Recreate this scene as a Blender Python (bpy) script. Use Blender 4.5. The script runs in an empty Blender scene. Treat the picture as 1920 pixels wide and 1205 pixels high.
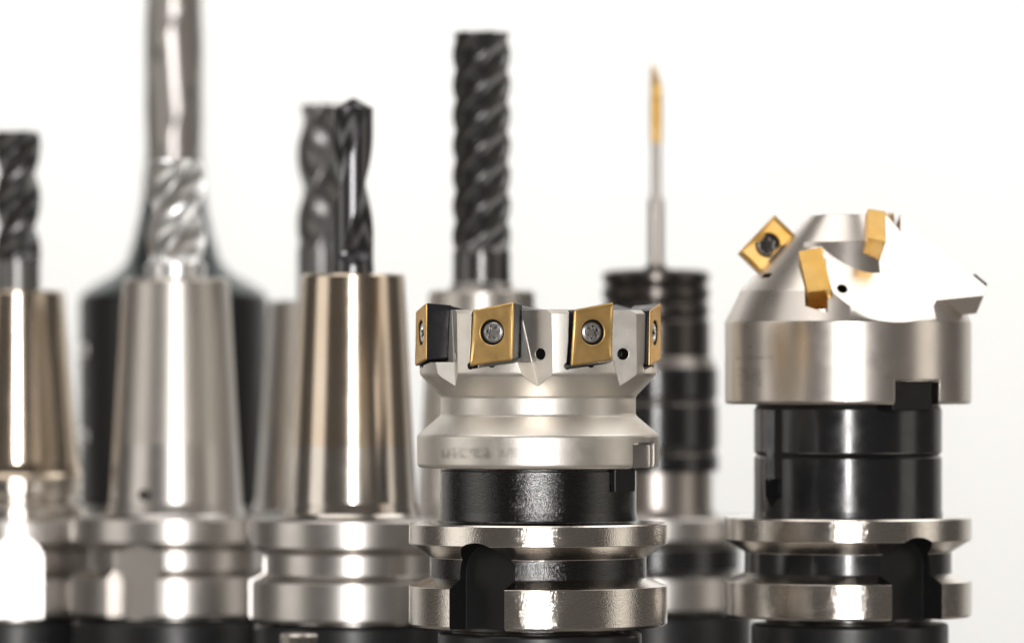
import bpy, bmesh, math, random
from math import sin, cos, pi, radians, sqrt, atan2, hypot
from mathutils import Vector, Matrix

random.seed(7)
SC = bpy.context.scene
COL = SC.collection
MM = 0.001

# ------------------------------------------------------------------ camera
D_FOCUS = 1400.0          # mm, camera to the axis of the sharp face mill
K = 7.65                  # photograph pixels per mm at that distance
CX, YH = 960.0, 690.0     # photograph column of the optical axis, row of the horizon
ZC = 154.0                # camera height above the table, mm
cd = bpy.data.cameras.new('camera')
cam = bpy.data.objects.new('camera', cd)
COL.objects.link(cam)
cam.location = (0, -D_FOCUS * MM, ZC * MM)
cam.rotation_euler = (pi / 2, 0, 0)
cd.sensor_width = 36.0
cd.lens = K * D_FOCUS * 36.0 / 1920.0
cd.shift_y = (YH - 602.5) / 1920.0
cd.clip_start, cd.clip_end = 0.05, 50
cd.dof.use_dof = True
cd.dof.focus_distance = (D_FOCUS - 26) * MM
cd.dof.aperture_fstop = 12.8
cd.dof.aperture_blades = 0
SC.camera = cam

# ------------------------------------------------------------------ world, lamps, exposure
W = bpy.data.worlds.new('World')
SC.world = W
W.use_nodes = True
W.node_tree.nodes['Background'].inputs[0].default_value = (0.082, 0.075, 0.069, 1)
W.node_tree.nodes['Background'].inputs[1].default_value = 1.0

def lamp(name, loc, target, sx, sy, radiance, col):
    l = bpy.data.lights.new(name, 'AREA')
    l.shape = 'RECTANGLE'
    l.size, l.size_y = sx, sy
    l.energy = radiance * pi * sx * sy
    l.color = col
    o = bpy.data.objects.new(name, l)
    o.location = loc
    o.rotation_euler = (Vector(target) - Vector(loc)).to_track_quat('-Z', 'Y').to_euler()
    COL.objects.link(o)
    return o

lamp('flash_lamp', (0.0, -1.62, 0.26), (0, 0, 0.15), 0.075, 0.58, 82.0, (1.0, 0.985, 0.97))
lamp('overhead_softbox', (-0.30, -0.10, 1.05), (-0.1, 0.05, 0.1), 0.8, 0.8, 1.45, (1.0, 0.97, 0.93))
lamp('right_overhead_softbox', (0.60, 0.22, 0.98), (0.10, 0.05, 0.1), 0.66, 0.6, 1.75, (1.0, 0.98, 0.95))
lamp('left_softbox', (-1.15, -0.28, 0.30), (0, 0.03, 0.15), 0.62, 0.9, 1.0, (1.0, 0.965, 0.91))
lamp('right_softbox', (1.10, -0.22, 0.30), (0, 0.05, 0.15), 0.42, 0.9, 0.78, (1.0, 0.94, 0.85))
lamp('backdrop_lamp_one', (-0.42, 0.50, 0.66), (-0.36, 1.30, 0.60), 0.7, 0.3, 7.1, (1, 0.995, 0.98))
lamp('backdrop_lamp_two', (0.34, 0.50, 0.66), (0.28, 1.30, 0.60), 0.7, 0.3, 7.1, (1, 0.995, 0.98))

SC.view_settings.view_transform = 'Standard'
SC.view_settings.look = 'None'
SC.view_settings.exposure = 0.28
SC.view_settings.gamma = 1.0
SC.cycles.use_denoising = True
SC.cycles.max_bounces = 8
SC.cycles.glossy_bounces = 6
SC.cycles.sample_clamp_indirect = 6.0

# ------------------------------------------------------------------ materials
def nodes(m):
    m.use_nodes = True
    return m.node_tree.nodes, m.node_tree.links

def metal(name, col, rough, metallic=1.0, grain=0.0, grain_scale=3000, rough_var=0.0, rough_scale=220,
          col2=None, bevel=0.0, lines=0.0, spec=0.5, coat=0.0, grain_height=0.0001, mottled_scale=120, mask=None, lines_scale=2600):
    """Principled surface with blasted grain, circumferential grinding lines and uneven gloss."""
    m = bpy.data.materials.new(name)
    N, L = nodes(m)
    p = N['Principled BSDF']
    p.inputs['Base Color'].default_value = (*col, 1)
    p.inputs['Metallic'].default_value = metallic
    p.inputs['Roughness'].default_value = rough
    p.inputs['Specular IOR Level'].default_value = spec
    p.inputs['Coat Weight'].default_value = coat
    tc = N.new('ShaderNodeTexCoord')
    nrm = None
    if bevel:
        b = N.new('ShaderNodeBevel')
        b.samples = 6
        b.inputs['Radius'].default_value = bevel
        nrm = b.outputs[0]
    if lines:
        mp = N.new('ShaderNodeMapping')
        mp.inputs['Scale'].default_value = (60, 60, lines_scale)
        L.new(tc.outputs['Object'], mp.inputs[0])
        nz = N.new('ShaderNodeTexNoise')
        nz.inputs['Scale'].default_value = 1.0
        nz.inputs['Detail'].default_value = 3
        L.new(mp.outputs[0], nz.inputs['Vector'])
        bp = N.new('ShaderNodeBump')
        bp.inputs['Strength'].default_value = lines
        bp.inputs['Distance'].default_value = 0.0001
        L.new(nz.outputs['Fac'], bp.inputs['Height'])
        if nrm: L.new(nrm, bp.inputs['Normal'])
        nrm = bp.outputs[0]
    if grain:
        nz = N.new('ShaderNodeTexNoise')
        nz.inputs['Scale'].default_value = grain_scale
        nz.inputs['Detail'].default_value = 2
        L.new(tc.outputs['Object'], nz.inputs['Vector'])
        bp = N.new('ShaderNodeBump')
        bp.inputs['Strength'].default_value = grain
        bp.inputs['Distance'].default_value = grain_height
        L.new(nz.outputs['Fac'], bp.inputs['Height'])
        if nrm: L.new(nrm, bp.inputs['Normal'])
        nrm = bp.outputs[0]
    if nrm: L.new(nrm, p.inputs['Normal'])
    if rough_var:
        nz = N.new('ShaderNodeTexNoise')
        nz.inputs['Scale'].default_value = rough_scale
        nz.inputs['Detail'].default_value = 6
        nz.inputs['Roughness'].default_value = 0.65
        L.new(tc.outputs['Object'], nz.inputs['Vector'])
        mr = N.new('ShaderNodeMapRange')
        mr.inputs['From Min'].default_value = 0.3
        mr.inputs['From Max'].default_value = 0.7
        mr.inputs['To Min'].default_value = max(0.02, rough - rough_var)
        mr.inputs['To Max'].default_value = rough + rough_var
        L.new(nz.outputs['Fac'], mr.inputs['Value'])
        L.new(mr.outputs[0], p.inputs['Roughness'])
    cout = None
    if col2:
        nz = N.new('ShaderNodeTexNoise')
        nz.inputs['Scale'].default_value = mottled_scale
        nz.inputs['Detail'].default_value = 5
        L.new(tc.outputs['Object'], nz.inputs['Vector'])
        rp = N.new('ShaderNodeMapRange')
        rp.inputs['From Min'].default_value = 0.35
        rp.inputs['From Max'].default_value = 0.65
        L.new(nz.outputs['Fac'], rp.inputs['Value'])
        mx = N.new('ShaderNodeMix')
        mx.data_type = 'RGBA'
        mx.inputs[6].default_value = (*col, 1)
        mx.inputs[7].default_value = (*col2, 1)
        L.new(rp.outputs[0], mx.inputs[0])
        cout = mx.outputs[2]
        L.new(cout, p.inputs['Base Color'])
    if mask:
        # worn, illegible etched marks: boxes in object space filled with streaky noise
        acc = None
        sep = N.new('ShaderNodeSeparateXYZ')
        L.new(tc.outputs['Object'], sep.inputs[0])
        def math_(op, a, b=None):
            n = N.new('ShaderNodeMath'); n.operation = op
            for i, v in enumerate((a, b)):
                if v is None: continue
                if isinstance(v, (int, float)): n.inputs[i].default_value = v
                else: L.new(v, n.inputs[i])
            return n.outputs[0]
        def soft(v, lo, hi, e):
            def rng(f0, f1):
                r = N.new('ShaderNodeMapRange'); r.interpolation_type = 'SMOOTHSTEP'
                r.inputs['From Min'].default_value = f0; r.inputs['From Max'].default_value = f1
                L.new(v, r.inputs['Value']); return r.outputs[0]
            return math_('MULTIPLY', rng(lo - e, lo + e), rng(hi + e, hi - e))
        for (x0, x1, z0, z1, w) in mask['boxes']:
            a = math_('MULTIPLY', soft(sep.outputs['X'], x0, x1, 0.0007), soft(sep.outputs['Z'], z0, z1, 0.0005))
            a = math_('MULTIPLY', a, math_('LESS_THAN', sep.outputs['Y'], 0.0))
            a = math_('MULTIPLY', a, w)
            acc = a if acc is None else math_('MAXIMUM', acc, a)
        mp = N.new('ShaderNodeMapping')
        mp.inputs['Scale'].default_value = mask.get('scale', (520, 520, 300))
        mp.inputs['Rotation'].default_value = (0, 0.35, 0)
        L.new(tc.outputs['Object'], mp.inputs[0])
        nz = N.new('ShaderNodeTexNoise'); nz.inputs['Scale'].default_value = 1.0; nz.inputs['Detail'].default_value = 4
        L.new(mp.outputs[0], nz.inputs['Vector'])
        r = N.new('ShaderNodeMapRange')
        r.inputs['From Min'].default_value = 0.36; r.inputs['From Max'].default_value = 0.58
        L.new(nz.outputs['Fac'], r.inputs['Value'])
        fac = math_('MULTIPLY', acc, r.outputs[0])
        mx = N.new('ShaderNodeMix'); mx.data_type = 'RGBA'
        L.new(fac, mx.inputs[0])
        if cout: L.new(cout, mx.inputs[6])
        else: mx.inputs[6].default_value = (*col, 1)
        mx.inputs[7].default_value = (*mask['col'], 1)
        L.new(mx.outputs[2], p.inputs['Base Color'])
    return m

NICKEL_MASK = dict(col=(0.36, 0.33, 0.30), boxes=[], scale=(620, 620, 420))
M_STEEL = metal('ground_steel', (0.74, 0.69, 0.63), 0.12, grain=1.0, grain_scale=3000, grain_height=0.00005, rough_var=0.03, lines=0.05)
M_STEEL_SOFT = metal('satin_steel', (0.60, 0.57, 0.54), 0.31, grain=0.05, rough_var=0.02, lines=0.06)
M_STEEL_WARM = metal('heat_tinted_steel', (0.66, 0.57, 0.465), 0.17, rough_var=0.02, lines=0.04, col2=(0.62, 0.515, 0.40), mottled_scale=30)
M_STEEL_BROWN = metal('brown_tinted_steel', (0.60, 0.56, 0.51), 0.38, rough_var=0.02, lines=0.05, col2=(0.60, 0.565, 0.525), mottled_scale=40)
M_STEEL_MID = metal('heat_tint_faded_steel', (0.63, 0.58, 0.52), 0.18, rough_var=0.02, lines=0.04)
M_DRILL_BLACK = metal('polished_black_drill', (0.13, 0.128, 0.134), 0.27)
M_BODY_BLACK = metal('blackened_chuck_body', (0.016, 0.0155, 0.015), 0.35, metallic=0.0)
M_BLACK = metal('black_oxide', (0.088, 0.087, 0.086), 0.15, metallic=1.0, grain=1.0, grain_scale=3000, grain_height=0.00009, rough_var=0.03, spec=0.8)
M_BLACK_SATIN = metal('black_oxide_smooth', (0.013, 0.013, 0.014), 0.20, metallic=0.0, grain=0.10, grain_scale=1800, rough_var=0.05, spec=0.7)
M_NOTCH = metal('black_oxide_milled', (0.010, 0.010, 0.010), 0.45, metallic=0.0, grain=0.12, rough_var=0.08, spec=0.35, bevel=0.0003)
M_RECESS_SHADE = metal('recess_shade_black', (0.02, 0.018, 0.016), 0.5, metallic=0.0)  # near-black colour stands in for the shade inside bores and recesses
M_GOLD = metal('titanium_nitride_gold', (0.82, 0.54, 0.215), 0.44, grain=0.10, grain_scale=2600, rough_var=0.07, bevel=0.0002, col2=(0.78, 0.505, 0.19), mottled_scale=260)
M_GOLD_SOFT = metal('titanium_nitride_bright', (0.84, 0.56, 0.22), 0.38, grain=0.04, rough_var=0.06, col2=(0.78, 0.46, 0.12))
M_COAT = metal('dark_carbide_coating', (0.016, 0.016, 0.020), 0.36, metallic=0.0, grain=0.3, grain_scale=700, rough_var=0.14, spec=0.3, bevel=0.0002)
M_SCREW = metal('screw_steel', (0.66, 0.64, 0.62), 0.33, bevel=0.0001)
M_DULL = metal('dull_steel', (0.44, 0.40, 0.37), 0.32)
M_TENON = metal('worn_key_steel', (0.50, 0.475, 0.45), 0.42, grain=0.08, rough_var=0.06)
M_CARBIDE = metal('dark_carbide', (0.21, 0.205, 0.20), 0.33, metallic=0.9)
M_CARBIDE_BLACK = metal('black_coated_carbide', (0.125, 0.122, 0.120), 0.27, metallic=0.95)
M_BRIGHT = metal('bright_carbide', (0.84, 0.83, 0.82), 0.33, metallic=1.0)
M_DRILLSTEEL = metal('drill_steel', (0.42, 0.395, 0.375), 0.30)
M_GUN = metal('gunmetal', (0.085, 0.075, 0.068), 0.24, metallic=0.8, rough_var=0.05)
M_TEAL = metal('blued_black_steel', (0.13, 0.15, 0.152), 0.28, metallic=0.9, rough_var=0.06)
M_PLASTIC = metal('black_plastic', (0.014, 0.014, 0.015), 0.34, metallic=0.0, grain=0.05, grain_scale=900, rough_var=0.05)
M_PAPER = metal('white_paper', (0.84, 0.835, 0.82), 0.75, metallic=0.0, spec=0.2)
M_TABLE = metal('grey_table', (0.30, 0.28, 0.26), 0.5, metallic=0.0, col2=(0.26, 0.245, 0.23), mottled_scale=14)

# ------------------------------------------------------------------ object helpers
def tag(o, label=None, cat=None, group=None, kind=None):
    if label: o['label'] = label
    if cat: o['category'] = cat
    if group: o['group'] = group
    if kind: o['kind'] = kind
    return o

def mesh_obj(name, me, mats, parent=None, angle=32, wn=True):
    for m in mats: me.materials.append(m)
    o = bpy.data.objects.new(name, me)
    COL.objects.link(o)
    if parent: o.parent = parent
    me.shade_smooth()
    if angle is not None: me.set_sharp_from_angle(angle=radians(angle))
    if wn:
        w = o.modifiers.new('wn', 'WEIGHTED_NORMAL')
        w.keep_sharp = True
    return o

def fillet_profile(prof, segmats, nf=5):
    """prof: (r, y[, fillet]); returns points and a material index per segment."""
    pts, mats = [], []
    n = len(prof)
    for i, p in enumerate(prof):
        sm = segmats[min(i, len(segmats) - 1)] if segmats else 0
        pm = segmats[min(max(i - 1, 0), len(segmats) - 1)] if segmats else 0
        f = p[2] if len(p) > 2 else 0
        if f and 0 < i < n - 1:
            P = Vector(p[:2]); A = Vector(prof[i - 1][:2]) - P; B = Vector(prof[i + 1][:2]) - P
            la, lb = A.length, B.length
            ang = A.angle(B)
            t = min(f / math.tan(ang / 2), la * 0.48, lb * 0.48)
            a, b = P + A.normalized() * t, P + B.normalized() * t
            for k in range(nf + 1):
                u = k / nf
                q = (1 - u) ** 2 * a + 2 * u * (1 - u) * P + u * u * b
                pts.append((q.x, q.y)); mats.append(pm if k < nf else sm)
        else:
            pts.append((p[0], p[1])); mats.append(sm)
    return pts, mats

class Tool:
    """A tool standing on its own axis; all its lengths are measured in photograph pixels at its own depth."""
    def __init__(self, name, cx, s, ybase_mm, label, cat, group=None):
        self.k = K * s
        self.s = s
        d = D_FOCUS / s
        self.zb = ybase_mm
        self.root = bpy.data.objects.new(name, None)
        self.root.empty_display_size = 0.02
        self.root.location = ((cx - CX) / self.k * MM, (d - D_FOCUS) * MM, ybase_mm * MM)
        COL.objects.link(self.root)
        tag(self.root, label, cat, group)
    def z(self, y):
        return (ZC + (YH - y) / self.k - self.zb) * MM
    def l(self, v):
        return v / self.k * MM
    def pos(self, a, b, y, th=0.0):
        """a to the right, b towards the camera, both turned by th about the axis."""
        t = radians(th)
        x = a * cos(t) + b * sin(t)
        yy = a * sin(t) - b * cos(t)
        return Vector((self.l(x), self.l(yy), self.z(y)))
    def dirv(self, a, b, up, th=0.0):
        t = radians(th)
        return Vector((a * cos(t) + b * sin(t), a * sin(t) - b * cos(t), up)).normalized()
    def lathe_mesh(self, prof, segmats=None, segs=144, a0=None, a1=None):
        pts, mats = fillet_profile(prof, segmats)
        me = bpy.data.meshes.new('lathe')
        V, F, FM = [], [], []
        rings = []
        for (r, y) in pts:
            if r <= 1e-6:
                V.append((0, 0, self.z(y))); rings.append([len(V) - 1])
            else:
                ids = []
                for j in range(segs):
                    t = 2 * pi * j / segs
                    V.append((self.l(r) * sin(t), -self.l(r) * cos(t), self.z(y))); ids.append(len(V) - 1)
                rings.append(ids)
        for i in range(len(rings) - 1):
            A, B = rings[i], rings[i + 1]
            for j in range(segs):
                j2 = (j + 1) % segs
                if len(A) == 1 and len(B) == 1: continue
                if len(A) == 1: F.append((A[0], B[j], B[j2]))
                elif len(B) == 1: F.append((A[j], B[0], A[j2]))
                else: F.append((A[j], B[j], B[j2], A[j2]))
                FM.append(mats[i])
        me.from_pydata(V, [], F)
        me.polygons.foreach_set('material_index', FM)
        me.update()
        return me
    def lathe(self, name, prof, mats, segmats=None, segs=144, parent=None, angle=32):
        return mesh_obj(name, self.lathe_mesh(prof, segmats, segs), mats, parent or self.root, angle)
    def prism(self, poly, b0, b1, th, mi=0):
        """poly of (a, y) pushed from b0 to b1 along the radius at th."""
        bm = bmesh.new()
        v0 = [bm.verts.new(self.pos(a, b0, y, th)) for a, y in poly]
        v1 = [bm.verts.new(self.pos(a, b1, y, th)) for a, y in poly]
        n = len(poly)
        bm.faces.new(v0); bm.faces.new(v1[::-1])
        for i in range(n):
            bm.faces.new((v0[i], v1[i], v1[(i + 1) % n], v0[(i + 1) % n]))
        bmesh.ops.recalc_face_normals(bm, faces=bm.faces)
        for f in bm.faces: f.material_index = mi
        return bm
    def hull(self, pts, mi=0):
        bm = bmesh.new()
        for p in pts: bm.verts.new(p)
        r = bmesh.ops.convex_hull(bm, input=bm.verts)
        loose = [v for v in bm.verts if not v.link_faces]
        if loose: bmesh.ops.delete(bm, geom=loose, context='VERTS')
        bmesh.ops.recalc_face_normals(bm, faces=bm.faces)
        for f in bm.faces: f.material_index = mi
        return bm
    def cyl(self, p0, p1, r, mi=0, n=24, r1=None):
        bm = bmesh.new()
        d = (p1 - p0).normalized()
        u = d.orthogonal().normalized(); w = d.cross(u)
        r1 = r if r1 is None else r1
        A = [bm.verts.new(p0 + (u * cos(2 * pi * i / n) + w * sin(2 * pi * i / n)) * self.l(r)) for i in range(n)]
        B = [bm.verts.new(p1 + (u * cos(2 * pi * i / n) + w * sin(2 * pi * i / n)) * self.l(r1)) for i in range(n)]
        bm.faces.new(A); bm.faces.new(B)
        for i in range(n): bm.faces.new((A[i], A[(i + 1) % n], B[(i + 1) % n], B[i]))
        bmesh.ops.recalc_face_normals(bm, faces=bm.faces)
        for f in bm.faces: f.material_index = mi
        return bm

def bm_mesh(bm, name='m'):
    me = bpy.data.meshes.new(name); bm.to_mesh(me); bm.free(); return me

def cut(o, bms, nmats, op='DIFFERENCE', angle=32):
    """Cut solids out of the mesh of o for good, one after the other."""
    mods = [m for m in o.modifiers]
    for m in mods: o.modifiers.remove(m)
    tmp = []
    for bm in bms:
        me = bm_mesh(bm)
        for m in o.data.materials: me.materials.append(m)
        c = bpy.data.objects.new('tmp_cut', me); COL.objects.link(c)
        c.parent = o.parent
        md = o.modifiers.new('b', 'BOOLEAN'); md.object = c; md.operation = op; md.solver = 'MANIFOLD'
        tmp.append(c)
    bpy.context.view_layer.update()
    dg = bpy.context.evaluated_depsgraph_get()
    new = bpy.data.meshes.new_from_object(o.evaluated_get(dg))
    o.modifiers.clear()
    old = o.data; o.data = new; bpy.data.meshes.remove(old)
    for c in tmp: bpy.data.objects.remove(c)
    new.shade_smooth(); new.set_sharp_from_angle(angle=radians(angle))
    w = o.modifiers.new('wn', 'WEIGHTED_NORMAL'); w.keep_sharp = True

def slot_poly(w, ytop, ybot, n=20):
    yc = ytop + w
    return [(-w, ybot), (-w, yc)] + [(-w * cos(pi * i / n), yc - w * sin(pi * i / n)) for i in range(1, n)] + [(w, yc), (w, ybot)]

def holder_flange(T, r, y0, y1, rg, g0, g1, y2, y3, mats, slot_th=None, slot_w=48, slot_top=None, slot_floor=None, segs=160, lip=3):
    """Grooved gripper flange: upper rim y0..y1, V groove g0..g1 of radius rg, lower rim y2..y3; two drive slots."""
    prof = [(0, y0), (r - lip, y0), (r, y0 + lip), (r, y1, 2), (rg, g0, 2), (rg, g1, 2), (r, y2, 2), (r, y3 - 5), (r - 5, y3), (rg * 0.82, y3), (rg * 0.82, y3 + 6), (0, y3 + 6)]
    sm = [0, 0, 0, 0, 1, 0, 0, 0, 0, 1, 1]
    o = T.lathe('holder_flange', prof, mats, sm, segs)
    if slot_th is not None:
        bms = [T.prism(slot_poly(slot_w, slot_top, y3 + 90), slot_floor, r * 1.6, th, 2) for th in (slot_th, slot_th + 180)]
        cut(o, bms, len(mats))
    # the tapered shank that stands in the socket
    zlow = T.zb
    k = T.k
    ylow = YH - (T.zb + 4 - ZC) * k
    T.lathe('taper_shank', [(0, y3 + 4), (rg * 0.80, y3 + 4), (rg * 0.78, y3 + 12), (rg * 0.46, ylow - 30), (rg * 0.40, ylow), (0, ylow)], [mats[0]], None, 64)
    return o

def socket(T, cx, r, ytop, label):
    """Black cup that the shank stands in, down to the table."""
    S = Tool('tool_socket', cx, T.s, 0.0, label, 'tool socket', 'black sockets under the tools')
    yb = YH + ZC * S.k
    inner = r * 0.80
    S.lathe_mesh
    me = S.lathe_mesh([(inner, yb - 4), (inner, ytop + 10, 4), (inner + 4, ytop, 4), (r, ytop, 9), (r, yb - 60, 6), (r + 8, yb - 50, 4), (r + 8, yb), (inner, yb), (inner, yb - 4)], None, 96)
    bm = bmesh.new(); bm.from_mesh(me)
    bmesh.ops.remove_doubles(bm, verts=bm.verts, dist=1e-7)
    bmesh.ops.recalc_face_normals(bm, faces=bm.faces)
    bm.to_mesh(me); bm.free()
    mesh_obj('cup', me, [M_PLASTIC], S.root)
    return S

# ------------------------------------------------------------------ cutting inserts and screws
def round_poly(poly, rad, n=3, per_edge=7):
    """poly (x, y) counter-clockwise -> rounded, evenly sampled loop."""
    out = []
    m = len(poly)
    P = [Vector(p) for p in poly]
    arcs = []
    for i in range(m):
        a = (P[i - 1] - P[i]).normalized(); b = (P[(i + 1) % m] - P[i]).normalized()
        p0, p1 = P[i] + a * rad, P[i] + b * rad
        arcs.append([(1 - t) ** 2 * p0 + 2 * t * (1 - t) * P[i] + t * t * p1 for t in [k / n for k in range(n + 1)]])
    for i in range(m):
        out += arcs[i]
        e0, e1 = arcs[i][-1], arcs[(i + 1) % m][0]
        out += [e0.lerp(e1, k / per_edge) for k in range(1, per_edge)]
    return out

def loops_mesh(loops, mats, cap_first=True, cap_last=True):
    """loops: equal-length lists of 3D points; bridged one after the other."""
    bm = bmesh.new()
    R = [[bm.verts.new(p) for p in lp] for lp in loops]
    n = len(R[0])
    if cap_first:
        f = bm.faces.new(R[0]); f.material_index = mats[0]
    for i in range(len(R) - 1):
        for j in range(n):
            f = bm.faces.new((R[i][j], R[i + 1][j], R[i + 1][(j + 1) % n], R[i][(j + 1) % n])); f.material_index = mats[i]
    if cap_last:
        f = bm.faces.new(R[-1][::-1]); f.material_index = mats[-1]
    bmesh.ops.recalc_face_normals(bm, faces=bm.faces)
    return bm

def make_insert(T, M, poly, thick, hole_r, mats, relief=0.90, rim=6.0, groove=0.0, corner=5.0, cham=2.6):
    """Insert with a countersunk hole. Local x right, y up, z out of the rake face; M places it in the tool."""
    lp = round_poly(poly, corner)
    c = Vector((0, 0))
    ang = [atan2(p.y, p.x) for p in lp]
    l = T.l
    def loop(scale_in, z, shrink=0.0):
        out = []
        for p in lp:
            q = p * scale_in
            ln = q.length
            if shrink: q = q * max(0.2, (ln - shrink) / ln)
            out.append(M @ Vector((l(q.x), l(q.y), l(z))))
        return out
    def circ(r, z):
        return [M @ Vector((l(r * cos(a)), l(r * sin(a)), l(z))) for a in ang]
    L = [loop(relief, -thick), loop(1.0, -cham), loop(1.0, -cham * 0.4, 1.0), loop(1.0, 0.0, rim * 0.55)]
    mi = [1, 0, 0]
    if groove:
        L += [loop(1.0, -groove, rim * 1.5), loop(1.0, -groove, rim * 2.4)]
        mi += [0, 0]
        z0 = -groove
    else:
        L += [loop(1.0, -1.1, rim * 1.6)]
        mi += [0]
        z0 = -1.1
    L += [circ(hole_r + 1.5, z0), circ(hole_r, z0 - 1.2), circ(hole_r * 0.97, z0 - 9), circ(hole_r * 0.6, z0 - 16)]
    mi += [0, 0, 2, 2, 2]
    bm = loops_mesh(L, [mi[0] if False else 1] + mi[1:] + [2], True, True)
    # first cap is the back
    me = bm_mesh(bm, 'insert')
    return me

def make_screw(T, M, r, torx_r, z, depth=9.0, spin=0.3):
    """Low round screw head with a six-lobed socket."""
    n = 72
    l = T.l
    def circ(rr, zz): return [M @ Vector((l(rr * cos(2 * pi * i / n)), l(rr * sin(2 * pi * i / n)), l(zz))) for i in range(n)]
    def star(rr, zz, amp=0.23):
        out = []
        for i in range(n):
            t = 2 * pi * i / n
            q = rr * (1 - amp + amp * cos(6 * (t + spin)))
            out.append(M @ Vector((l(q * cos(t)), l(q * sin(t)), l(zz))))
        return out
    L = [circ(r * 0.8, z - 10), circ(r, z - 4), circ(r, z - 2.5), circ(r - 2.5, z - 0.6), circ(torx_r * 1.25, z), star(torx_r * 1.06, z - 0.6), star(torx_r, z - 2), star(torx_r * 0.86, z - depth)]
    bm = loops_mesh(L, [0] * 9)
    for f in bm.faces:
        zz = [(M.inverted() @ v.co).z / T.l(1) for v in f.verts]
        if min(zz) < z - depth * 0.6 and max(zz) > z - depth * 0.6 and max(zz) < z - 1.5: f.material_index = 1  # socket walls coloured dark so the star reads as shaded depth
    return bm_mesh(bm, 'screw')

def basis(x, y, z, o):
    m = Matrix((x, y, z)).transposed().to_4x4()
    m.translation = o
    return m

# ------------------------------------------------------------------ fluted cutters
def fluted(T, name, r, ytop, ybot, n, lead, mat, core=0.62, land=0.28, power=0.8, phase=0.0, ns=240, na=None, run_out=26, point=0.0, end_dip=6.0, centre=None, ripple=0.0, wave=0.0, skew=0.75):
    """Helical flutes cut into a bar: right-hand helix, run-out into the shank at the foot, end teeth or a drill point on top."""
    na = na or n * 36
    V, F = [], []
    def rad(t, fade):
        u = (t * n / (2 * pi)) % 1.0
        if u < land:
            q = 1.0 - 0.02 * (u / land)
        else:
            w = (u - land) / (1 - land)
            q = 1.0 - (1 - core) * (sin(pi * min(1, w ** skew))) ** power
        return 1 - (1 - q) * fade, u
    rows = []
    H = ybot - ytop
    for i in range(ns + 1):
        y = ytop + H * i / ns
        fade = min(1.0, max(0.0, (ybot - y) / run_out))
        fade = fade * fade * (3 - 2 * fade)
        row = []
        for j in range(na):
            t = 2 * pi * j / na
            ph = t + phase - (YH - y) / lead * 2 * pi
            q, u = rad(ph, fade)
            yy = y
            if ripple: q *= 1 - ripple * (0.5 + 0.5 * sin((y) * wave))
            if i == 0 and not point:
                yy = y + (end_dip if u > land else 0) * (1 - q) / max(0.05, 1 - core)
            if point:
                # drill point: the first rows rise as a cone towards the axis
                yy = y
            V.append((T.l(r * q) * sin(t), -T.l(r * q) * cos(t), T.z(yy))); row.append(len(V) - 1)
        rows.append(row)
    for i in range(ns):
        for j in range(na):
            j2 = (j + 1) % na
            F.append((rows[i][j], rows[i + 1][j], rows[i + 1][j2], rows[i][j2]))
    # top: inner ring, then the tip
    top_y = ytop - point
    steps = 6 if point else 2
    prev = rows[0]
    for s_ in range(1, steps):
        f = 1 - s_ / steps
        row = []
        for j in range(na):
            v = V[prev[j]] if s_ == 1 else None
            b = V[rows[0][j]]
            if point:
                rr = hypot(b[0], b[1]) * f
                yy = ytop - point * (1 - rr / T.l(r))
                V.append((b[0] * f, b[1] * f, T.z(yy)))
            else:
                V.append((b[0] * f, b[1] * f, T.z(ytop + end_dip * 0.9)))
            row.append(len(V) - 1)
        for j in range(na):
            j2 = (j + 1) % na
            F.append((prev[j], prev[j2], row[j2], row[j])[::-1])
        prev = row
    V.append((0, 0, T.z(top_y if point else ytop + end_dip))); c = len(V) - 1
    for j in range(na):
        F.append((c, prev[j], prev[(j + 1) % na]))
    me = bpy.data.meshes.new('fluted')
    # close the foot
    V.append((0, 0, T.z(ybot))); b = len(V) - 1
    for j in range(na):
        F.append((b, rows[-1][(j + 1) % na], rows[-1][j]))
    me.from_pydata(V, [], F); me.update()
    return mesh_obj(name, me, [mat], T.root, 38, wn=False)

# ================================================================== setting
def setting():
    # table top: one thick slab
    bm = bmesh.new()
    bmesh.ops.create_cube(bm, size=1.0)
    for v in bm.verts:
        v.co = Vector((v.co.x * 1.7, v.co.y * 1.15 + 0.18, v.co.z * 0.03 - 0.015))
    bmesh.ops.bevel(bm, geom=bm.edges[:], offset=0.004, segments=3, affect='EDGES')
    o = mesh_obj('tabletop', bm_mesh(bm), [M_TABLE]); tag(o, kind='structure')
    # paper backdrop standing behind the table, swept out at its foot
    V, F = [], []
    prof = []
    for i in range(13):
        t = i / 12 * pi / 2
        prof.append((1.36 - 0.30 + 0.30 * sin(t), -0.30 + 0.30 - 0.30 * cos(t)))
    prof = [(0.86, -0.30)] + prof + [(1.36, 2.3)]
    xs = [-1.6 + 3.2 * i / 24 for i in range(25)]
    for (y, z) in prof:
        for x in xs: V.append((x, y - 0.10 * (x / 1.6) ** 2 * 2.2, z))
    nx = len(xs)
    for i in range(len(prof) - 1):
        for j in range(nx - 1):
            F.append((i * nx + j, i * nx + j + 1, (i + 1) * nx + j + 1, (i + 1) * nx + j))
    me = bpy.data.meshes.new('backdrop'); me.from_pydata(V, [], F); me.update()
    o = mesh_obj('backdrop', me, [M_PAPER], None, None, wn=False)
    sd = o.modifiers.new('solid', 'SOLIDIFY'); sd.thickness = 0.002
    tag(o, kind='structure')
setting()

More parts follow.
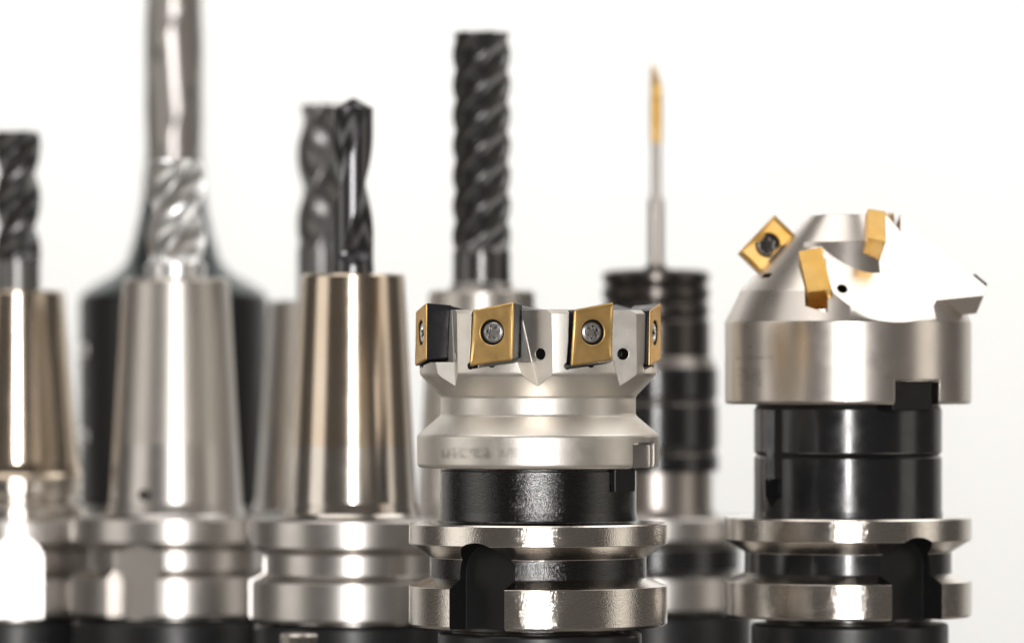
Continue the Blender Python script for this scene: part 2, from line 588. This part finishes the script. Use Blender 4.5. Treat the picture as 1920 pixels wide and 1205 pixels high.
# ================================================================== the sharp face mill in front
def face_mill():
    T = Tool('face_mill', 1009, 1.0, 8.0, 'sharp satin silver face mill with gold inserts and screws, nearest the camera', 'face mill')
    kk = T.k
    zt = lambda y: T.z(y)
    msk = dict(col=(0.30, 0.28, 0.255), scale=(460, 460, 420), boxes=[
        (T.l(-180), T.l(-88), zt(856), zt(837), 0.5),
        (T.l(-76), T.l(-12), zt(853), zt(836), 0.42)])
    nickel = metal('satin_nickel', (0.87, 0.825, 0.76), 0.43, grain=0.22, grain_scale=2600, rough_var=0.05, bevel=0.00028,
                   col2=(0.85, 0.805, 0.735), mottled_scale=160, mask=msk)
    body = T.lathe('cutter_body', [(0, 582), (214, 582, 2), (222, 589, 2), (222, 702, 14), (183, 743, 10), (183, 778, 11), (227, 815, 11), (227, 876, 10), (200, 876), (0, 876)], [nickel, M_RECESS_SHADE], None, 256)
    teeth = [-76.0, -22.3, 26.2, 75.0, 128.5, 180.0, 231.5]
    gul = [-49.0, 0.0, 48.6, 101.0, 152.5, 204.0, 255.0]
    P = [(-38, 583), (43, 568.5), (40, 675), (-45, 686)]       # insert outline TL TR BR BL (a, y)
    cuts = []
    for g in gul:
        # V-shaped chip gullet: two planes meeting in a slanting line that leaves the body at a point
        def ridge(v): return (-34 + 34 * v / 152.0, 183 + 20 * v / 152.0)
        pts = []
        for v in (-60, 172):
            a, b = ridge(v)
            pts.append(T.pos(a, b, 580 + v, g))
            pts.append(T.pos(a + 0.836 * 150, b + 0.548 * 150, 580 + v, g))
            pts.append(T.pos(a - 0.768 * 150, b + 0.640 * 150, 580 + v, g))
        cuts.append(T.hull(pts, 0))
    for g, th in zip(gul, teeth):
        # room between the insert's flank and the gullet's right-hand wall
        pts = []
        for v in (-60, 99):
            a, b = ridge(v)
            a, b = a - 0.548 * 0.9, b + 0.836 * 0.9
            pts += [T.pos(a, b, 580 + v, g), T.pos(a + 0.836 * 150, b + 0.548 * 150, 580 + v, g), T.pos(36, 300, 580 + v, th), T.pos(36, 184, 580 + v, th)]
        cuts.append(T.hull(pts, 0))
    for th in teeth:
        pk = [(-43, 540), (45.5, 540), (44.3, 568), (41.2, 680), (-50, 692), (-46, 640)]
        cuts.append(T.prism(pk, 172, 300, th, 0))
        c = [(-47 + 6.5 * cos(t * pi / 8), 686 + 6.5 * sin(t * pi / 8)) for t in range(16)]
        cuts.append(T.prism(c, 174, 300, th, 1))
        c = [(-2 + 8 * cos(t * pi / 8), 682 + 7 * sin(t * pi / 8)) for t in range(16)]
        cuts.append(T.prism(c, 178, 300, th, 1))
    for g in gul:
        p = T.pos(3, 206, 664, g); d = T.dirv(-0.548, 0.836, 0, g)
        cuts.append(T.cyl(p + d * T.l(30), p - d * T.l(55), 10.5, 1))
        cuts.append(T.cyl(p + d * T.l(8), p - d * T.l(3.0), 15.5, 0, r1=9.5))
    # key slot in the lower rim (and the one opposite)
    for th in (61.5, 241.5):
        cuts.append(T.prism([(-44, 828), (42, 828), (42, 900), (-44, 900)], 185, 300, th, 0))
    # bore seen from above
    cuts.append(T.cyl(T.pos(0, 0, 560), T.pos(0, 0, 640), 92, 0, 64))
    cut(body, cuts, 2, angle=26)
    # inserts
    cxp, cyp = 0.0, 624.0
    poly = [(a - cxp, cyp - y) for a, y in P][::-1]     # counter-clockwise, y up
    for th in teeth:
        M = basis(T.dirv(1, 0, 0, th), Vector((0, 0, 1)), T.dirv(0, 1, 0, th), T.pos(0, 227, cyp, th))
        ins = mesh_obj('cutting_insert', make_insert(T, M, poly, 50, 23.5, None, relief=0.93, corner=3.5, cham=3.0), [M_GOLD, M_COAT, M_RECESS_SHADE], T.root, 12)
        mesh_obj('clamp_screw', make_screw(T, M, 20.0, 13.0, -3.6, spin=random.random(), depth=5), [M_SCREW, M_RECESS_SHADE], ins, 25, wn=False)
    # black arbor collar with its drive key
    col = T.lathe('arbor_collar', [(0, 872), (182, 872), (182, 880), (184, 882), (184, 958, 6), (187, 976, 8), (196, 979), (196, 984), (0, 984)], [M_BLACK, M_NOTCH], None, 192)
    for th in (59.5, 239.5):
        bm = T.prism([(-40, 874), (36, 874), (36, 919), (-40, 919)], 150, 189, th, 0)
        bmesh.ops.bevel(bm, geom=bm.edges[:], offset=T.l(1.5), segments=2, affect='EDGES')
        mesh_obj('drive_key', bm_mesh(bm), [M_BLACK_SATIN], T.root)
    for th in (61.5, 241.5):
        bm = T.prism([(-37, 833), (37, 833), (37, 875), (-37, 875)], 180, 217, th, 0)
        bmesh.ops.bevel(bm, geom=bm.edges[:], offset=T.l(1.5), segments=2, affect='EDGES')
        mesh_obj('drive_tenon', bm_mesh(bm), [M_TENON], T.root)
    holder_flange(T, 242, 979, 1018, 203, 1043, 1081, 1097, 1172, [M_STEEL, M_BLACK, M_NOTCH], slot_th=-29, slot_w=58, slot_top=1011, slot_floor=172, segs=256)
    socket(T, 1012, 191, 1183, 'black round socket under the sharp face mill with gold inserts')
face_mill()

# ================================================================== the chamfer mill on the right
def chamfer_mill():
    T = Tool('chamfer_mill', 1590, 0.96, 8.0, 'wide domed chamfer mill with gold inserts and bright milled pocket, on black collar', 'chamfer mill')
    msk = dict(col=(0.34, 0.31, 0.28), scale=(300, 300, 700), boxes=[
        (T.l(-215), T.l(-150), T.z(674), T.z(668), 0.55), (T.l(-212), T.l(-168), T.z(724), T.z(690), 0.30)])
    nickel = metal('satin_nickel_bright', (0.80, 0.74, 0.68), 0.29, grain=0.04, rough_var=0.02, bevel=0.0004, mask=msk)
    body = T.lathe('cutter_body', [(0, 404), (72, 404, 6), (203, 546, 3), (231, 604, 4), (231, 757, 8), (190, 757), (0, 757)], [nickel, M_RECESS_SHADE], None, 224)
    cuts = []
    # big gullet: gently rising floor, steep back; open towards the front right
    az = 20.0
    NQ = Vector((0.2418, 0.6644, 0.7071))          # (right, towards camera, up): one flat milled face
    bq = lambda a, y: (0.7071 * y - 266.3 - 0.2418 * a) / 0.6644
    fl = [(320, 695), (-90, 285), (420, 285), (420, 700)]
    w0, w1 = -106, 420
    bm = bmesh.new()
    A = [bm.verts.new(T.pos(w0, u, y, az)) for u, y in fl]
    B = [bm.verts.new(T.pos(w1, u, y, az)) for u, y in fl]
    n = len(fl)
    bm.faces.new(A); bm.faces.new(B[::-1])
    for i in range(n): bm.faces.new((A[i], B[i], B[(i + 1) % n], A[(i + 1) % n]))
    bmesh.ops.recalc_face_normals(bm, faces=bm.faces)
    cuts.append(bm)
    # seat and relief of the first insert, small coolant bore in the floor
    cuts.append(T.cyl(T.pos(-20, 240, 530), T.pos(-24, 120, 562), 9.5, 1))
    cuts.append(T.prism([(-90, 470), (-50, 458), (-50, 588), (-90, 576)], 128, 300, 0, 0))
    # small slot on the left shoulder
    cuts.append(T.prism([(-16, 514), (14, 514), (14, 522), (-16, 522)], 150, 300, -62, 1))
    # key slots
    for th in (31, 211):
        cuts.append(T.prism([(-50, 711), (50, 711), (50, 800), (-50, 800)], 176, 300, th, 0))
    cut(body, cuts, 2, angle=26)
    # inner tooth rising out of the gullet
    prof = [(52, 404), (78, 404), (126, 455), (139, 512)]
    V, F = [], []
    a0, a1, na = -44, 22, 28
    for j in range(na + 1):
        t = radians(a0 + (a1 - a0) * j / na)
        for (r, y) in prof: V.append((T.l(r) * sin(t), -T.l(r) * cos(t), T.z(y)))
        V.append((0, 0.010, T.z(404))); V.append((0, 0.010, T.z(512)))
    m = 6
    for j in range(na):
        q, p = j * m, (j + 1) * m
        loop = [4, 0, 1, 2, 3, 5]
        for i in range(6):
            F.append((q + loop[i], q + loop[(i + 1) % 6], p + loop[(i + 1) % 6], p + loop[i]))
    for q, fl_ in ((0, False), (na * m, True)):
        f = [q + i for i in (4, 0, 1, 2, 3, 5)]
        F.append(f if fl_ else f[::-1])
    me = bpy.data.meshes.new('tooth'); me.from_pydata(V, [], F); me.update()
    bm = bmesh.new(); bm.from_mesh(me); bmesh.ops.remove_doubles(bm, verts=bm.verts, dist=1e-6)
    bmesh.ops.dissolve_degenerate(bm, edges=bm.edges, dist=1e-6)
    bmesh.ops.recalc_face_normals(bm, faces=bm.faces); bm.to_mesh(me); bm.free()
    mesh_obj('inner_tooth', me, [nickel], T.root, 26, wn=False)
    # tooth on the far right that carries the insert seen edge-on
    front = [(98, bq(98, 402), 402), (254, bq(254, 540), 540), (246, bq(246, 556), 556), (150, bq(150, 566), 566), (96, bq(96, 470), 470)]
    lift = 0.6
    front = [(a + NQ.x * lift, b + NQ.y * lift, y - NQ.z * lift) for a, b, y in front]
    back = [(a - NQ.x * 46, b - NQ.y * 46, y + NQ.z * 46) for a, b, y in front]
    bm = T.hull([T.pos(*p) for p in front + back])
    mesh_obj('outer_tooth', bm_mesh(bm), [nickel], T.root, 26, wn=False)
    # inserts: 100 x 60 rectangles
    rect = [(-50, -30), (50, -30), (50, 30), (-50, 30)]
    G = [M_GOLD_SOFT, M_GOLD_SOFT, M_RECESS_SHADE]
    def place(center, xdir, ydir, thick, screw=True, rect=rect, hole=23):
        x = xdir.normalized(); z = x.cross(ydir).normalized(); y = z.cross(x)
        M = basis(x, y, z, center)
        ins = mesh_obj('cutting_insert', make_insert(T, M, rect, thick, hole, None, relief=0.95, corner=2.5, groove=2.5), G, T.root, 14)
        if screw:
            mesh_obj('clamp_screw', make_screw(T, M, 21, 11, -3.0), [M_GUN, M_RECESS_SHADE], ins, 25, wn=False)
        return ins
    def rake(corner, ul, us, lean, az_):
        """corner (a, b, y) is the outermost corner; ul / us are the long and short side in the radius-height plane."""
        er = T.dirv(0, 1, 0, az_); et = T.dirv(1, 0, 0, az_); up = Vector((0, 0, 1))
        R = Matrix.Rotation(radians(lean), 3, er)
        vl = R @ (er * ul[0] + up * ul[1]); vs = R @ (er * us[0] + up * us[1])
        c = T.pos(*corner) + vl * T.l(50) + vs * T.l(30)
        # local x along the long side, normal to the right
        x = vl.normalized(); y = vs.normalized()
        if x.cross(y).dot(et) < 0: y = -y
        return c, x, y
    place(*rake((-43, 216, 545), (-.6, .8), (-.8, -.6), 7, 4), 44)
    place(*rake((62, 150, 456), (-.8, .6), (-.6, -.8), -12, 6), 34)
    # left insert, rake face to the camera
    d = Vector((.692, .11, .722))
    place(T.pos(1441 - 1590, -16, 459), d, Vector((-.722, -.05, .692)), 34)
    # insert behind the inner tooth and the one seen edge-on at the far right
    place(T.pos(82, -28, 431), Vector((.25, .95, .1)), Vector((-.1, 0, .99)), 30)
    e = T.pos(254, bq(254, 540), 540) - T.pos(98, bq(98, 402), 402)
    nq = Vector((NQ.x, -NQ.y, NQ.z))
    c = T.pos(254, bq(254, 540), 540) - e * 0.10 - nq * T.l(15) + e.cross(nq).normalized() * T.l(5)
    G = [M_COAT, M_COAT, M_RECESS_SHADE]
    place(c, e, nq, 14, False, [(-17, -15), (17, -15), (17, 15), (-17, 15)], 5)
    # black collar with a groove and two long slots
    col = T.lathe('arbor_collar', [(0, 752), (170, 752), (173, 764), (176, 767), (176, 846), (171, 852), (176, 858), (176, 955, 6), (178, 968, 4), (184, 972), (0, 972)], [M_BLACK_SATIN, M_NOTCH], None, 160)
    cut(col, [T.prism([(-27, 768), (27, 768), (27, 900), (-27, 900)], 163, 300, th, 0) for th in (-56, 124)] + [T.prism([(-26, 896), (26, 896), (26, 926), (0, 952), (-26, 926)], 140, 300, th, 1) for th in (-56, 124)], 2)
    ss = T.cyl(T.pos(0, 140, 945, -56), T.pos(0, 160, 945, -56), 12)
    mesh_obj('set_screw', bm_mesh(ss), [M_STEEL], T.root)
    for th in (31, 211):
        bm = T.prism([(-47, 714), (42, 714), (42, 768), (-47, 768)], 130, 214, th, 0)
        bmesh.ops.bevel(bm, geom=bm.edges[:], offset=T.l(1.5), segments=2, affect='EDGES')
        mesh_obj('drive_key', bm_mesh(bm), [M_NOTCH], T.root)
    holder_flange(T, 232, 968, 1010, 194, 1033, 1072, 1088, 1154, [M_STEEL, M_BLACK_SATIN, M_NOTCH], slot_th=31, slot_w=56, slot_top=1001, slot_floor=164, segs=224)
    socket(T, 1594, 184, 1166, 'black round socket under the domed chamfer mill')
chamfer_mill()

# ================================================================== the blurred tools behind
BMATS = [M_STEEL_SOFT, M_STEEL_SOFT, M_STEEL_SOFT]

def cone_holder(T, rt, yt, rb, yb, mats, ysplit=None, bore=None, lip=4):
    ys = ysplit or (yt + yb) / 2
    rs = rt + (rb - rt) * (ys - yt) / (yb - yt)
    bore = bore or rt * 0.55
    return T.lathe('holder_nose', [(0, yt + 4), (bore, yt + 4), (bore, yt, 1), (rt - lip, yt, 2), (rt, yt + lip, 2), (rs, ys), (rb, yb - 14, 6), (rb + 6, yb + 6, 6), (rb + 10, yb + 12), (0, yb + 12)],
                   mats, [0, 0, 0, 0, 0, 1, 1, 1, 1], 144)

def drill_tool():
    T = Tool('twist_drill', 662, 0.91, 8.0, 'dark pointed twist drill in a tall conical polished steel holder', 'drill')
    fluted(T, 'drill_bit', 38, 203, 500, 2, 640, M_DRILL_BLACK, core=0.56, land=0.40, power=0.80, phase=4.0, skew=1.0, na=160, point=20, run_out=40)
    T.lathe('drill_shank', [(0, 498), (39, 498), (39, 530), (0, 530)], [M_DRILL_BLACK], None, 64)
    cone_holder(T, 97, 514, 119, 955, [M_STEEL_WARM, M_STEEL_MID], 836, 41)
    holder_flange(T, 198, 972, 1022, 172, 1036, 1074, 1088, 1160, BMATS, slot_th=96, slot_w=46, slot_top=1000, slot_floor=150)
    socket(T, 663, 186, 1168, 'black round socket under the twist drill holder')
drill_tool()

def silver_mill():
    T = Tool('end_mill', 330, 0.86, 8.0, 'bright silver end mill in a satin conical holder with a small side screw', 'end mill')
    fluted(T, 'milling_cutter', 56, 300, 500, 4, 420, M_BRIGHT, core=0.68, land=0.08, phase=0.5, skew=1.0, power=0.66)
    T.lathe('cutter_shank', [(0, 496), (57, 496), (57, 535), (0, 535)], [M_BRIGHT], None, 64)
    cone_holder(T, 100, 520, 125, 955, [M_STEEL_BROWN, M_STEEL_SOFT], 830, 60, lip=9)
    p = T.pos(0, 118, 925, -25); q = T.pos(0, 130, 925, -25)
    mesh_obj('side_screw', bm_mesh(T.cyl(p, q, 13, r1=10)), [M_GUN], T.root)
    holder_flange(T, 198, 968, 1012, 165, 1028, 1062, 1078, 1150, BMATS, slot_th=-22, slot_w=50, slot_top=1012, slot_floor=158)
    socket(T, 330, 192, 1158, 'black round socket under the bright silver end mill')
silver_mill()

def black_mill():
    T = Tool('end_mill', 33, 0.84, 8.0, 'black end mill in a brass tinted conical holder at the left edge', 'end mill')
    fluted(T, 'milling_cutter', 43, 246, 490, 4, 400, M_CARBIDE_BLACK, core=0.66, land=0.08, phase=0.2, skew=1.0, power=0.66)
    T.lathe('cutter_shank', [(0, 486), (42, 486), (42, 560), (0, 560)], [M_CARBIDE], None, 64)
    cone_holder(T, 88, 545, 116, 880, [M_STEEL_WARM, M_STEEL_WARM], 760, 45)
    T.lathe('collar_ring', [(0, 890), (118, 890), (122, 896), (122, 925, 4), (112, 932), (112, 940), (128, 948, 4), (128, 975), (0, 975)], [M_STEEL], None, 128)
    holder_flange(T, 190, 972, 1014, 160, 1030, 1064, 1080, 1150, BMATS, slot_th=5, slot_w=46, slot_top=1000, slot_floor=150)
    socket(T, 33, 186, 1158, 'black round socket under the leftmost end mill')
black_mill()

def grey_mill():
    T = Tool('end_mill', 602, 0.82, 8.0, 'grey end mill close behind the pointed twist drill', 'end mill')
    fluted(T, 'milling_cutter', 45, 196, 470, 3, 390, M_CARBIDE, core=0.74, land=0.10, phase=1.75, skew=1.0, power=0.75)
    T.lathe('cutter_shank', [(0, 466), (44, 466), (44, 575), (0, 575)], [M_CARBIDE], None, 64)
    cone_holder(T, 98, 564, 122, 945, [M_STEEL_BROWN, M_STEEL_SOFT], 800, 48)
    holder_flange(T, 186, 964, 1004, 156, 1018, 1052, 1068, 1132, BMATS, slot_th=-80, slot_w=44, slot_top=996, slot_floor=145)
    socket(T, 602, 178, 1142, 'black round socket under the grey end mill behind the drill')
grey_mill()

def rougher():
    T = Tool('roughing_mill', 903, 0.86, 8.0, 'tall black spiral roughing mill rising behind the sharp face mill', 'roughing mill')
    fluted(T, 'milling_cutter', 55, 60, 478, 6, 340, M_CARBIDE_BLACK, core=0.74, land=0.08, phase=0.9, ns=380, power=0.66, skew=1.0)
    T.lathe('cutter_shank', [(0, 474), (54, 474), (54, 540), (0, 540)], [M_CARBIDE_BLACK], None, 64)
    T.lathe('clamp_neck', [(0, 529), (57, 529, 2), (63, 548), (0, 548)], [M_STEEL_SOFT], None, 96)
    cone_holder(T, 99, 545, 120, 955, [M_STEEL_BROWN, M_STEEL_SOFT], 830, 60)
    holder_flange(T, 190, 968, 1010, 160, 1026, 1062, 1078, 1146, BMATS, slot_th=60, slot_w=46, slot_top=1000, slot_floor=150)
    socket(T, 903, 186, 1156, 'black round socket under the roughing mill behind the face mill')
rougher()

def tap_tool():
    T = Tool('thread_tap', 1230, 0.84, 8.0, 'slim gold tipped tap in a dark ringed collet chuck', 'tap')
    T.lathe('collet_nut', [(0, 496), (17, 496), (24, 504), (88, 506, 3), (101, 512, 2), (101, 527, 2), (94, 534, 2), (101, 541, 2), (101, 559, 2), (95, 566, 2), (101, 573, 2), (101, 590, 2), (96, 597, 2), (102, 604, 2), (102, 668), (0, 668)], [M_GUN], None, 128)
    T.lathe('chrome_ring', [(0, 668), (104, 668, 2), (114, 690), (0, 690)], [M_DULL], None, 128)
    T.lathe('chuck_body', [(0, 689), (113, 689), (116, 692), (116, 742), (112, 748), (112, 754), (117, 760), (117, 836), (113, 842), (113, 848), (118, 854), (118, 882), (0, 882)], [M_BLACK_SATIN, M_GUN], [0, 0, 0, 0, 1, 1, 0, 0, 1, 1, 0, 0], 128)
    T.lathe('steel_neck', [(0, 881), (104, 881, 2), (106, 886), (106, 950), (112, 962), (116, 972), (0, 972)], [M_DULL], None, 128)
    T.lathe('tap_shank', [(0, 262), (9.5, 262), (9.5, 366), (15, 374), (15, 505), (0, 505)], [M_DULL], None, 48)
    # gold fluted end with a slanting gun-point
    n, V, F = 36, [], []
    rows = []
    for i in range(41):
        f = i / 40
        y = 122 + 146 * f
        base = 11.5 if y > 162 else 11.5 * (0.32 + 0.68 * (y - 122) / 40)
        base *= 1 + 0.05 * (i % 2)
        row = []
        for j in range(n):
            t = 2 * pi * j / n
            q = base * (1 - 0.30 * max(0, cos(3 * (t - 0.004 * y))) ** 3)
            off = -6.5 * max(0, (162 - y) / 40)
            V.append((T.l(q * sin(t) + off), -T.l(q * cos(t)), T.z(y))); row.append(len(V) - 1)
        rows.append(row)
    for i in range(40):
        for j in range(n): F.append((rows[i][j], rows[i + 1][j], rows[i + 1][(j + 1) % n], rows[i][(j + 1) % n]))
    F.append(rows[0]); F.append(rows[-1][::-1])
    me = bpy.data.meshes.new('tap'); me.from_pydata(V, [], F); me.update()
    mesh_obj('tap_tip', me, [M_GOLD_SOFT], T.root, 40, wn=False)
    holder_flange(T, 188, 968, 1008, 158, 1024, 1066, 1080, 1140, [M_STEEL_SOFT, M_BLACK_SATIN, M_NOTCH], slot_th=-60, slot_w=46, slot_top=998, slot_floor=150)
    socket(T, 1230, 182, 1150, 'black round socket under the gold tipped tap')
tap_tool()

def long_drill():
    T = Tool('long_drill', 326, 0.76, 8.0, 'very tall steel drill in a black flared chuck behind the silver end mill', 'drill')
    fluted(T, 'drill_bit', 55, -90, 330, 2, 680, M_DRILLSTEEL, core=0.945, land=0.42, skew=1.0, power=0.7, phase=1.0, na=160, point=30, run_out=60)
    T.lathe('flared_chuck', [(0, 318), (50, 318), (56, 322), (58, 360), (64, 400), (75, 449), (89, 492), (111, 513), (150, 534), (173, 551, 6), (178, 570), (178, 940, 8), (168, 950), (0, 950)], [M_TEAL, M_BODY_BLACK], [0] * 9 + [1] * 6, 144, angle=50)
    for y in (660, 735, 820):
        for th in (-67,):
            p = T.pos(0, 176, y, th); q = T.pos(0, 184, y, th)
            bm = bmesh.new(); bmesh.ops.create_uvsphere(bm, u_segments=20, v_segments=12, radius=T.l(19 if y != 735 else 9), matrix=Matrix.Translation(T.pos(0, 170, y, th)))
            mesh_obj('screw_glint', bm_mesh(bm), [M_BRIGHT], T.root, None, wn=False)  # bright balls the size of blurred highlights, standing for glints on screw heads
    holder_flange(T, 178, 948, 984, 146, 998, 1028, 1042, 1092, [M_STEEL_SOFT, M_BLACK_SATIN, M_NOTCH], slot_th=-80, slot_w=40, slot_top=975, slot_floor=136)
    socket(T, 326, 170, 1100, 'black round socket under the flared black chuck')
long_drill()

def stand_bolt():
    T = Tool('hex_bolt', 560, 0.94, 0.0, 'small bright bolt head standing low in front of the drill socket', 'bolt')
    yb = YH + ZC * T.k
    T.lathe('bolt_head', [(0, 1187), (31, 1187, 2), (35, 1191, 2), (35, 1240), (0, 1240)], [M_STEEL], None, 12, angle=20)
    T.lathe('bolt_shaft', [(0, 1238), (22, 1238), (22, yb - 20), (44, yb - 14), (44, yb), (0, yb)], [M_STEEL], None, 48)
stand_bolt()
